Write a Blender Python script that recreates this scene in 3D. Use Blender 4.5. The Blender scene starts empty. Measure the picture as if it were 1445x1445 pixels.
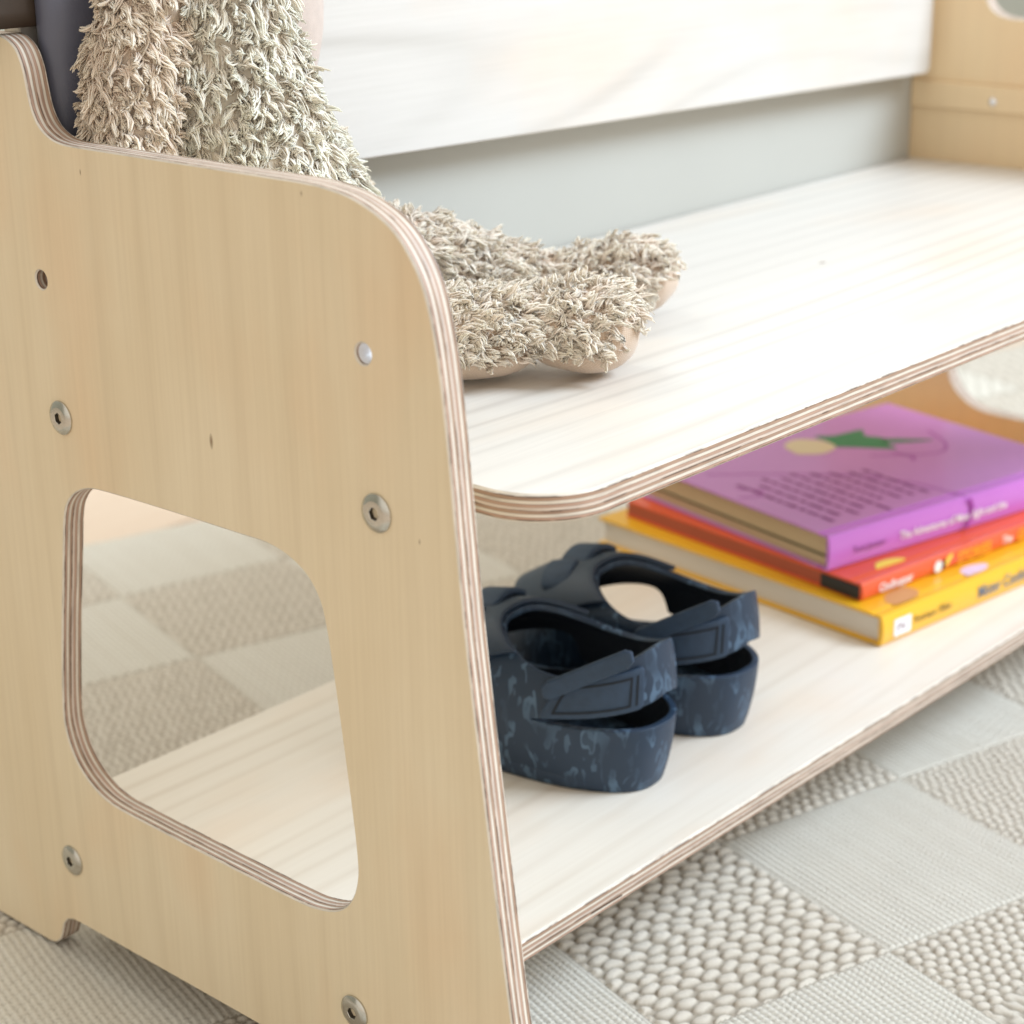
import bpy, bmesh, math, random
import numpy as np
from mathutils import Matrix, Vector
rng = np.random.default_rng(7)
random.seed(7)
sc = bpy.context.scene
COL = sc.collection
PI = math.pi

# ------------------------------------------------------------------ helpers
def link(o, parent=None):
    COL.objects.link(o)
    if parent is not None:
        o.parent = parent
    return o

def thing(name, label, cat, loc=(0, 0, 0), rotz=0.0, group=None):
    o = bpy.data.objects.new(name, None)
    o.empty_display_size = 0.02
    link(o)
    o.location = loc
    o.rotation_euler = (0, 0, rotz)
    o['label'] = label
    o['category'] = cat
    if group:
        o['group'] = group
    return o

def mesh_obj(name, verts, faces, mats, parent=None, smooth=True, matidx=None):
    me = bpy.data.meshes.new(name)
    me.from_pydata([tuple(v) for v in verts], [], [tuple(f) for f in faces])
    for m in (mats if isinstance(mats, (list, tuple)) else [mats]):
        me.materials.append(m)
    if matidx is not None:
        me.polygons.foreach_set('material_index', list(matidx))
    me.polygons.foreach_set('use_smooth', [smooth] * len(me.polygons))
    me.update()
    o = bpy.data.objects.new(name, me)
    return link(o, parent)

def np_mesh(name, V, F, mats, parent=None, smooth=True, attrs=None, matidx=None):
    """fast mesh from numpy: V (n,3), F (m,k) all same size k"""
    me = bpy.data.meshes.new(name)
    n, m, k = len(V), len(F), F.shape[1]
    me.vertices.add(n)
    me.vertices.foreach_set('co', np.ascontiguousarray(V, dtype=np.float32).ravel())
    me.loops.add(m * k)
    me.loops.foreach_set('vertex_index', np.ascontiguousarray(F, dtype=np.int32).ravel())
    me.polygons.add(m)
    me.polygons.foreach_set('loop_start', np.arange(0, m * k, k, dtype=np.int32))
    me.polygons.foreach_set('use_smooth', np.full(m, smooth, dtype=bool))
    for mt in (mats if isinstance(mats, (list, tuple)) else [mats]):
        me.materials.append(mt)
    if matidx is not None:
        me.polygons.foreach_set('material_index', np.asarray(matidx, dtype=np.int32))
    if attrs:
        for an, av in attrs.items():
            a = me.attributes.new(an, 'FLOAT', 'POINT')
            a.data.foreach_set('value', np.ascontiguousarray(av, dtype=np.float32))
    me.update(calc_edges=True)
    me.validate()
    o = bpy.data.objects.new(name, me)
    return link(o, parent)

# ------------------------------------------------------------------ material helpers
class NT:
    def __init__(self, name):
        self.m = bpy.data.materials.new(name)
        self.m.use_nodes = True
        self.t = self.m.node_tree
        self.t.nodes.clear()
        self.out = self.t.nodes.new('ShaderNodeOutputMaterial')
        self.b = self.t.nodes.new('ShaderNodeBsdfPrincipled')
        self.t.links.new(self.b.outputs[0], self.out.inputs[0])
    def n(self, typ, **kw):
        nd = self.t.nodes.new(typ)
        for k, v in kw.items():
            if k.startswith('_'):
                setattr(nd, k[1:], v)
            else:
                nd.inputs[k.replace('__', ' ')].default_value = v
        return nd
    def l(self, a, b):
        self.t.links.new(a, b)
    def coord(self, scale=(1, 1, 1), loc=(0, 0, 0), rot=(0, 0, 0), out='Object'):
        tc = self.t.nodes.new('ShaderNodeTexCoord')
        mp = self.t.nodes.new('ShaderNodeMapping')
        mp.inputs['Scale'].default_value = scale
        mp.inputs['Location'].default_value = loc
        mp.inputs['Rotation'].default_value = rot
        self.l(tc.outputs[out], mp.inputs[0])
        return mp.outputs[0]
    def noise(self, vec, scale, detail=3, rough=0.5, dist=0.0):
        nd = self.n('ShaderNodeTexNoise', Scale=scale, Detail=detail, Roughness=rough, Distortion=dist)
        self.l(vec, nd.inputs['Vector'])
        return nd.outputs['Fac']
    def math(self, op, a, b=None, clamp=False):
        nd = self.t.nodes.new('ShaderNodeMath')
        nd.operation = op
        nd.use_clamp = clamp
        for i, x in enumerate((a, b)):
            if x is None: continue
            if isinstance(x, (int, float)): nd.inputs[i].default_value = x
            else: self.l(x, nd.inputs[i])
        return nd.outputs[0]
    def mix(self, fac, a, b, blend='MIX'):
        nd = self.t.nodes.new('ShaderNodeMix')
        nd.data_type = 'RGBA'
        nd.blend_type = blend
        for i, x in zip((0, 6, 7), (fac, a, b)):
            if isinstance(x, (int, float)): nd.inputs[i].default_value = x
            elif isinstance(x, tuple): nd.inputs[i].default_value = (*x, 1)
            else: self.l(x, nd.inputs[i])
        return nd.outputs[2]
    def ramp(self, fac, pts, interp='LINEAR'):
        nd = self.t.nodes.new('ShaderNodeValToRGB')
        cr = nd.color_ramp
        cr.interpolation = interp
        while len(cr.elements) < len(pts):
            cr.elements.new(0.5)
        for e, (p, c) in zip(cr.elements, pts):
            e.position = p
            e.color = (*c, 1) if isinstance(c, tuple) else (c, c, c, 1)
        self.l(fac, nd.inputs[0])
        return nd.outputs[0]
    def bump(self, h, strength, dist=0.001):
        nd = self.n('ShaderNodeBump', Strength=strength, Distance=dist)
        self.l(h, nd.inputs['Height'])
        self.l(nd.outputs[0], self.b.inputs['Normal'])
    def color(self, c):
        if isinstance(c, tuple): self.b.inputs['Base Color'].default_value = (*c, 1)
        else: self.l(c, self.b.inputs['Base Color'])
    def set(self, **kw):
        for k, v in kw.items():
            self.b.inputs[k.replace('_', ' ')].default_value = v
        return self

def plain(name, c, rough=0.5, metal=0.0, var=0.0, vscale=60, bump=0.0, bscale=600, coat=0.0):
    T = NT(name)
    if var:
        v = T.coord()
        f = T.noise(v, vscale, 3)
        c2 = tuple(x * (1 - var) for x in c)
        T.color(T.mix(f, tuple(min(1, x * (1 + var * .6)) for x in c), c2))
    else:
        T.color(c)
    T.set(Roughness=rough, Metallic=metal)
    if coat:
        T.b.inputs['Coat Weight'].default_value = coat
    if bump:
        T.bump(T.noise(T.coord(), bscale, 3), bump, 0.0006)
    return T.m

def birch(name, grain='z', light=(.80, .66, .475), dark=(.71, .555, .375), line=(.58, .43, .29),
          rings=7.0, ring_amt=.25, flecks=(), seed=0.0, rough=.42, blotch=.5, perp_axis='Y', pitch=360.0, fib=.13):
    T = NT(name)
    lo, hi = 1.0, 1.0
    st = {'z': (6, 6, 1.0), 'x': (1.0, 6, 6)}[grain]
    v = T.coord(scale=st, loc=(seed, seed * .7, seed * .3))
    # cathedral growth lines: contour lines of a stretched noise
    base = T.noise(v, .95, 1.2, .4, .25)
    tcr = T.t.nodes.new('ShaderNodeTexCoord')
    sxr = T.t.nodes.new('ShaderNodeSeparateXYZ')
    T.l(tcr.outputs['Object'], sxr.inputs[0])
    perp = sxr.outputs['XYZ'.index(perp_axis)]
    rr = T.math('ADD', T.math('MULTIPLY', base, rings), T.math('MULTIPLY', perp, pitch))
    s = T.math('SINE', rr)
    s = T.math('MULTIPLY_ADD', s, .5)
    s.node.inputs[2].default_value = .5
    s = T.math('POWER', s, 5.0)
    lm = T.noise(v, 2.2, 3)
    lm = T.ramp(lm, [(.36, 0.15), (.60, 1.0)])
    s = T.math('MULTIPLY', s, lm)
    s = T.math('MULTIPLY', s, ring_amt)
    # fine fibre streaks
    st2 = {'z': (420, 420, 12), 'x': (12, 420, 420)}[grain]
    v2 = T.coord(scale=st2, loc=(seed, 0, 0))
    fb = T.noise(v2, 1.0, 4, .6)
    fb = T.ramp(fb, [(.35, 0.0), (.75, 1.0)])
    # broad blotches
    st3 = {'z': (5, 9, 4.5), 'x': (4, 9, 5)}[grain]
    v3 = T.coord(scale=st3, loc=(seed * 2, 1.7, 3.1))
    bl = T.ramp(T.noise(v3, 1.0, 3, .55), [(.38, 0.0), (.68, 1.0)])
    c = T.mix(T.math('MULTIPLY', bl, blotch), light, dark)
    bl2 = T.ramp(T.noise(T.coord(scale=st3, loc=(9 + seed, 4, 8)), 1.6, 3, .5), [(.5, 0.0), (.72, 1.0)])
    c = T.mix(T.math('MULTIPLY', bl2, blotch * .55), c, (.78, .52, .31))
    c = T.mix(T.math('MULTIPLY', fb, fib), c, line)
    c = T.mix(s, c, line)
    # small dark flecks (pin knots) of the veneer
    if flecks:
        tc = T.t.nodes.new('ShaderNodeTexCoord')
        for (p, rad) in flecks:
            sb = T.n('ShaderNodeVectorMath', _operation='SUBTRACT')
            T.l(tc.outputs['Object'], sb.inputs[0]); sb.inputs[1].default_value = p
            ml = T.n('ShaderNodeVectorMath', _operation='MULTIPLY')
            T.l(sb.outputs[0], ml.inputs[0])
            ml.inputs[1].default_value = (0, 2.6, .9) if grain == 'z' else (1, 2.1, 0)
            ln = T.n('ShaderNodeVectorMath', _operation='LENGTH')
            T.l(ml.outputs[0], ln.inputs[0])
            f = T.math('SUBTRACT', 1.0, T.math('DIVIDE', ln.outputs['Value'], rad), clamp=True)
            f = T.math('MULTIPLY', T.math('POWER', f, .6), .85)
            c = T.mix(f, c, (.17, .09, .04))
    T.color(c)
    T.set(Roughness=rough)
    T.b.inputs['Specular IOR Level'].default_value = .4
    T.bump(fb, .12, .0003)
    return T.m

def ply_edge(name, axis, t0, T_, tone=1.0):
    """banded plywood edge; bands run across the thickness (object axis)"""
    T = NT(name)
    tc = T.t.nodes.new('ShaderNodeTexCoord')
    sx = T.t.nodes.new('ShaderNodeSeparateXYZ')
    T.l(tc.outputs['Object'], sx.inputs[0])
    a = T.math('DIVIDE', T.math('SUBTRACT', sx.outputs['XYZ'.index(axis)], t0), T_)
    wob = T.noise(T.coord(scale=(34, 34, 34)), 1.0, 4, .65)
    a = T.math('ADD', a, T.math('MULTIPLY', T.math('SUBTRACT', wob, .5), .028))
    L = (.68 * tone, .61 * tone, .52 * tone)
    D = (.38 * tone, .25 * tone, .175 * tone)
    D2 = (.44 * tone, .29 * tone, .215 * tone)
    G = (.11, .06, .04)
    L2 = (.62 * tone, .52 * tone, .44 * tone)
    n = 9
    pts = []
    cols = [L, D2, L, D, L2, D2, L, D, L]
    ed = [0, .075, .19, .305, .42, .535, .65, .77, .90]
    for i in range(n):
        if i:
            g = tuple((x * .45 + y * .55) for x, y in zip(cols[i - 1], G))
            if i in (1,):
                g = G
            pts.append((ed[i] - .013, cols[i - 1])); pts.append((ed[i], g)); pts.append((ed[i] + .013, cols[i]))
        else:
            pts.append((0.0, cols[0]))
    c = T.ramp(a, pts)
    ax = {'x': (30, 260, 260), 'z': (260, 260, 30)}[axis.lower()]
    # pores and streaks along each ply
    sc_ = {'x': (900, 60, 60), 'z': (60, 60, 900)}[axis.lower()]
    f = T.noise(T.coord(scale=sc_), 1.0, 4, .65)
    f = T.ramp(f, [(.30, .62), (.5, .96), (.72, 1.10)])
    c = T.mix(.8, c, f, 'MULTIPLY')
    f2 = T.ramp(T.noise(T.coord(scale={'x': (500, 22, 22), 'z': (22, 22, 500)}[axis.lower()], loc=(3, 1, 2)), 1.0, 2), [(.64, 0.0), (.74, 1.0)])
    c = T.mix(T.math('MULTIPLY', f2, .40), c, (.30, .19, .13))
    # broken dark glue line just under the outer veneers
    for q0 in (.085, .415, .905):
        dl = T.math('ABSOLUTE', T.math('SUBTRACT', a, q0))
        dl = T.math('SUBTRACT', 1.0, T.math('DIVIDE', dl, .045), clamp=True)
        dn = T.ramp(T.noise(T.coord(scale={'x': (200, 55, 55), 'z': (55, 55, 200)}[axis.lower()], loc=(q0 * 9, 2, 5)), 1.0, 3, .7), [(.46, 0.0), (.56, 1.0)])
        c = T.mix(T.math('MULTIPLY', T.math('MULTIPLY', T.math('POWER', dl, .6), dn), .80), c, (.07, .035, .02))
    T.color(c)
    T.set(Roughness=.6)
    T.bump(f, .25, .0004)
    return T.m

# ------------------------------------------------------------------ board builder
def arc(cx, cy, r, a0, a1, n=10):
    return [(cx + r * math.cos(math.radians(a0 + (a1 - a0) * i / n)), cy + r * math.sin(math.radians(a0 + (a1 - a0) * i / n))) for i in range(n + 1)]

def round_poly(pts, n=10):
    """pts: list of (x,y,r) -> rounded outline"""
    out = []
    N = len(pts)
    for i in range(N):
        p = Vector(pts[i][:2]); r = pts[i][2]
        a = Vector(pts[i - 1][:2]); b = Vector(pts[(i + 1) % N][:2])
        if r <= 0:
            out.append(tuple(p)); continue
        d1 = (a - p).normalized(); d2 = (b - p).normalized()
        ang = d1.angle(d2)
        t = r / math.tan(ang / 2)
        c = p + (d1 + d2).normalized() * (r / math.sin(ang / 2))
        s = p + d1 * t; e = p + d2 * t
        v0 = s - c; v1 = e - c
        a0 = math.atan2(v0.y, v0.x); a1 = math.atan2(v1.y, v1.x)
        da = (a1 - a0 + PI) % (2 * PI) - PI
        for k in range(n + 1):
            q = a0 + da * k / n
            out.append((c.x + r * math.cos(q), c.y + r * math.sin(q)))
    return out

def smooth_line(P, sub=5):
    """Catmull-Rom through open polyline"""
    P = [Vector(p) for p in P]
    out = []
    for i in range(len(P) - 1):
        p0 = P[max(i - 1, 0)]; p1 = P[i]; p2 = P[i + 1]; p3 = P[min(i + 2, len(P) - 1)]
        for k in range(sub):
            t = k / sub
            q = 0.5 * ((2 * p1) + (p2 - p0) * t + (2 * p0 - 5 * p1 + 4 * p2 - p3) * t * t + (3 * p1 - p0 - 3 * p2 + p3) * t ** 3)
            out.append(tuple(q))
    out.append(tuple(P[-1]))
    return out

def area2(L):
    return sum(L[i][0] * L[(i + 1) % len(L)][1] - L[(i + 1) % len(L)][0] * L[i][1] for i in range(len(L))) / 2

def offset_loop(L, d):
    """move towards the left of travel by d"""
    n = len(L); out = []
    for i in range(n):
        p0 = Vector(L[i - 1]); p1 = Vector(L[i]); p2 = Vector(L[(i + 1) % n])
        e1 = (p1 - p0); e2 = (p2 - p1)
        if e1.length < 1e-9: e1 = e2
        if e2.length < 1e-9: e2 = e1
        e1.normalize(); e2.normalize()
        n1 = Vector((-e1.y, e1.x)); n2 = Vector((-e2.y, e2.x))
        m = n1 + n2
        if m.length < 1e-6: m = n1
        m.normalize()
        k = d / max(.4, m.dot(n1))
        out.append((p1.x + m.x * k, p1.y + m.y * k))
    return out

def board(name, outline, holes, thick, plane, face_mat, edge_mat, parent, ch=.0007, loc=(0, 0, 0)):
    """outline in 2-D; plane 'yz' (thickness along +x) , 'xy' (thickness along +z), 'xz' (thickness along +y)"""
    if area2(outline) < 0: outline = outline[::-1]
    hs = [h if area2(h) < 0 else h[::-1] for h in holes]
    def P(u, v, w):
        return {'yz': (w, u, v), 'xy': (u, v, w), 'xz': (u, w, v)}[plane]
    bm = bmesh.new()
    loops = [outline] + hs
    caps = [[], []]
    for L in loops:
        I = offset_loop(L, ch)
        rings = [[bm.verts.new(P(u, v, w)) for (u, v) in LL] for LL, w in ((I, 0), (L, ch), (L, thick - ch), (I, thick))]
        n = len(L)
        for k in range(3):
            for i in range(n):
                j = (i + 1) % n
                f = bm.faces.new((rings[k][i], rings[k][j], rings[k + 1][j], rings[k + 1][i]))
                f.material_index = 1
                f.smooth = (k == 1)
        for s, rg in ((0, rings[0]), (1, rings[3])):
            for i in range(n):
                caps[s].append(bm.edges.get((rg[i], rg[(i + 1) % n])))
    for s in (0, 1):
        r = bmesh.ops.triangle_fill(bm, use_beauty=True, use_dissolve=False, edges=caps[s])
        for g in r['geom']:
            if isinstance(g, bmesh.types.BMFace):
                g.material_index = 0
    bmesh.ops.recalc_face_normals(bm, faces=bm.faces)
    for e in bm.edges:
        if len(e.link_faces) == 2:
            a, b = e.link_faces
            if a.smooth != b.smooth or a.normal.angle(b.normal, 0) > .6:
                e.smooth = False
    me = bpy.data.meshes.new(name)
    bm.to_mesh(me); bm.free()
    me.materials.append(face_mat); me.materials.append(edge_mat)
    o = bpy.data.objects.new(name, me)
    o.location = loc
    return link(o, parent)

def circle(cx, cy, r, n=32):
    return [(cx + r * math.cos(2 * PI * i / n), cy + r * math.sin(2 * PI * i / n)) for i in range(n)]

# ------------------------------------------------------------------ dimensions (metres)
TH = .012
SEAT = .3044
SHELF = .065
FAR = .811

flk = [((0, .6219, .308), .0034), ((0, .697, .4136), .0014), ((0, .5573, .4198), .0012), ((0, .5002, .2916), .0012)]
M_panel = birch('birch_veneer_side', 'z', light=(.775, .655, .47), dark=(.70, .56, .365), line=(.47, .34, .20), rings=26, pitch=230, ring_amt=.13, flecks=flk, seed=2.2, blotch=.62, rough=.5)
M_panel2 = birch('birch_veneer_far_side', 'z', light=(.76, .59, .37), dark=(.72, .53, .31), line=(.62, .46, .30), rings=26, ring_amt=.15, seed=5.2, blotch=.6, rough=.5)
M_seat = birch('birch_veneer_seat', 'x', light=(.69, .65, .60), dark=(.655, .61, .55), line=(.33, .29, .25), rings=34, ring_amt=.30, seed=1.3, blotch=.30, rough=.36,
               flecks=[((.46, .62, 0), .004)])
M_shelf = birch('birch_veneer_shelf', 'x', light=(.79, .735, .66), dark=(.75, .685, .59), line=(.50, .40, .30), rings=30, ring_amt=.28, seed=7.7, blotch=.5, rough=.38)
M_back = birch('birch_veneer_backrest', 'x', light=(.64, .61, .575), dark=(.63, .60, .56), line=(.30, .27, .23), rings=95, pitch=150, perp_axis='Z', ring_amt=.30, seed=11.3, blotch=.5, rough=.45)
E_panel = ply_edge('plywood_edge_side', 'X', 0, TH)
E_seat = ply_edge('plywood_edge_board', 'Z', 0, TH)
E_back = ply_edge('plywood_edge_back', 'Z', 0, .5, 1.05)

# ------------------------------------------------------------------ BENCH
bench = thing('bench', 'pale birch plywood bench with backrest and a lower shelf, standing on the checked rug', 'bench', (0, 0, 0))

front = [(.4455, .012), (.4502, .05), (.4571, .0937), (.4642, .1483), (.4703, .1997), (.4776, .2637), (.4833, .3307), (.4865, .360), (.4893, .3765), (.4933, .391), (.4990, .4015), (.5072, .4108), (.5180, .4172), (.5320, .4218), (.5480, .4240)]
front = smooth_line(front, 4)
top = [(.56, .4243), (.60, .4243), (.65, .4243), (.6970, .4243)]
rise = smooth_line([(.6970, .4243), (.7080, .4246), (.7165, .4263), (.7238, .4305), (.7282, .4375), (.7302, .4460), (.7318, .4545), (.7352, .4620), (.7405, .4662), (.7465, .4680)], 4)[1:]
back = [(.77, .4680), (.79, .4675), (.804, .4625), (.812, .453), (.815, .44), (.822, .36), (.84, .18), (.850, .06), (.853, .012)]
foot_b = [(.851, .004), (.846, .0005), (.7845, .0005), (.7790, .0018), (.7745, .0055), (.7720, .0110), (.7700, .0165), (.7662, .0206), (.7610, .0225), (.75, .0228)]
foot_f = [(.55, .0228), (.540, .0215), (.535, .0165), (.533, .011), (.530, .0055), (.525, .0018), (.519, .0005), (.4520, .0005), (.4470, .004)]
outline = front + top + rise + back + foot_b + foot_f
cut = smooth_line([(.7350, .2440), (.7318, .2540), (.7245, .2620), (.7130, .2670), (.6960, .2685), (.65, .2694), (.61, .2697), (.5910, .2697), (.5780, .2672), (.5665, .2612), (.5595, .2520), (.5565, .2410),
                   (.5538, .2230), (.5500, .1920), (.5470, .1660), (.5448, .1420), (.5449, .1280), (.5490, .1160), (.5575, .1075), (.5710, .1030), (.5880, .1018), (.64, .1022), (.69, .1030), (.7180, .1042), (.7330, .1095), (.7440, .1190), (.7498, .1320), (.7505, .1470), (.7455, .1840), (.7395, .2180), (.7350, .2440)], 4)[:-1]
hole_pts = [(.5272, .3617), (.7336, .3617)]
holes = [cut] + [circle(y, z, .0042) for y, z in hole_pts]
side = board('side_panel', outline, holes, TH, 'yz', M_panel, E_panel, bench)
side['label'] = 'near side panel with trapezoid opening and steel bolts'
# far panel: same shape, seen from inside
topf = [(y - .013, z - .0140) for y, z in top]; risef = [(y - .013, z - .0140) for y, z in rise]
frontf = [(y, z - .014 * min(1, max(0, (z - .30) / .1))) for y, z in front]
outline_f = frontf + topf + risef + [(.77, .4540)] + back[1:] + foot_b + foot_f
cut_f = [(y - .021, z + .0135) for y, z in cut]
far_side = board('side_panel', outline_f, [cut_f], TH, 'yz', M_panel2, E_panel, bench, loc=(FAR, 0, 0))
far_side['label'] = 'far side panel behind the books'

# bolts: stainless cone heads with hex socket
M_steel = plain('stainless_steel', (.56, .54, .49), .22, 1.0, var=.12, vscale=500, bump=.08, bscale=2500)
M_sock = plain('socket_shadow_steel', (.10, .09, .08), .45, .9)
def bolt(y, z, rot):
    prof = [(.0080, 0.0), (.0081, .0003), (.0080, .0008), (.0077, .0011), (.0054, .0021), (.0051, .00215)]
    n = 48
    V = []; F = []; MI = []
    for (r, h) in prof:
        for i in range(n):
            a = 2 * PI * i / n
            V.append((-h, r * math.cos(a), r * math.sin(a)))
    def hexr(a, r):
        a = (a + PI / 6) % (PI / 3) - PI / 6
        return r / math.cos(a)
    for (r, h) in ((.00255, .00215), (.0024, .0020), (.0024, -.0014)):
        for i in range(n):
            a = 2 * PI * i / n
            q = hexr(a + rot, r)
            V.append((-h, q * math.cos(a), q * math.sin(a)))
    rings = len(prof) + 3
    for k in range(rings - 1):
        for i in range(n):
            j = (i + 1) % n
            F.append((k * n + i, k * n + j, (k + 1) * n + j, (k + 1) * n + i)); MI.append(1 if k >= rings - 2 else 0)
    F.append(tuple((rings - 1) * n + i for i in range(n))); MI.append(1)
    o = mesh_obj('bolt', V, F, [M_steel, M_sock], side, True, MI)
    o.location = (0, y, z)
    m = o.modifiers.new('es', 'EDGE_SPLIT'); m.split_angle = math.radians(22)
    return o
def bright_hole_wall(y, z):
    n = 24; V = []; F = []
    prof = [(.0016, .00415), (.0016, .0039)] + [(.0018 + .0009 * k, .0039 - .0002 * (k % 2)) for k in range(10)] + [(.0108, .0041)]
    for x, rr_ in prof:
        for i in range(n):
            a = 2 * PI * i / n
            V.append((x, rr_ * math.cos(a), rr_ * math.sin(a)))
    for k in range(len(prof) - 1):
        for i in range(n):
            j = (i + 1) % n
            F.append((k * n + i, k * n + j, (k + 1) * n + j, (k + 1) * n + i))
    o = mesh_obj('added_hole_wall', V, F, M_hole_white, side)
    o.location = (0, y, z)
M_hole_white = plain('bright_hole_white', (.82, .82, .84), .4)  # brightness of the open hole's plies put into an added white ring
bright_hole_wall(*hole_pts[0])
bolt(.5230, .2983, .35)
bolt(.7282, .2983, .1)
bolt(.5505, .0590, .6)
bolt(.7560, .0591, .25)

# seat: front lip stands proud of the side panels with rounded corners
so = round_poly([(TH + .0005, .521, 0), (.0355, .521, .008), (.0355, .4640, .034), (FAR - .0235, .4640, .034), (FAR - .0235, .521, .008), (FAR - .0005, .521, 0), (FAR - .0005, .7710, 0), (TH + .0005, .7710, 0)], 14)
board('seat', so, [], TH, 'xy', M_seat, E_seat, bench, loc=(0, 0, SEAT - TH), ch=.0011)
sh = [(TH + .0005, .5252), (FAR - .0005, .5252), (FAR - .0005, .8055), (TH + .0005, .8055)]
board('lower_shelf', sh, [], TH, 'xy', M_shelf, E_seat, bench, loc=(0, 0, SHELF - TH), ch=.0011)
# small dark gap in the shelf edge ply
M_gap = plain('dark_core_gap', (.10, .06, .04), .8)
mesh_obj('edge_split', [(.1325, .5249, .0578), (.1555, .5249, .0573), (.1560, .5249, .0563), (.1320, .5249, .0569)], [(0, 1, 2, 3)], M_gap, bench, False)

M_rail = plain('matte_grey_paint', (.435, .425, .385), .8, var=.05, vscale=9, bump=.03)
rl = [(TH + .0005, .300), (FAR - .0005, .300), (FAR - .0005, .392), (TH + .0005, .392)]
board('rear_rail', rl, [], .010, 'xz', M_rail, M_rail, bench, loc=(0, .7725, 0))
# backrest board with slightly rising lower edge
br = round_poly([(TH + .002, .3890, 0), (FAR - .0115, .3695, .006), (FAR - .0115, .520, .01), (TH + .002, .520, .01)], 6)
board('backrest', br, [], TH, 'xz', M_back, E_back, bench, loc=(0, .7520, 0))
# batten across the far panel with a small screw
bt = board('batten', [(.560, .3435), (.7722, .3435), (.7722, .3625), (.560, .3625)], [], .003, 'yz', M_panel2, M_panel2, bench, loc=(FAR - .0033, 0, 0))
sv = []; sf = []
for k, (r, h) in enumerate(((.0030, 0), (.0029, .0006), (.0018, .0013), (.0002, .0015))):
    for i in range(16):
        a = 2 * PI * i / 16
        sv.append((-h, r * math.cos(a), r * math.sin(a)))
for k in range(3):
    for i in range(16):
        j = (i + 1) % 16
        sf.append((k * 16 + i, k * 16 + j, (k + 1) * 16 + j, (k + 1) * 16 + i))
sf.append(tuple(range(48, 64)))
M_screw = plain('zinc_screw', (.85, .86, .9), .25, 1.0)
scw = mesh_obj('screw', sv, sf, M_screw, bt); scw.location = (-.0003, .7035, .3512)

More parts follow.
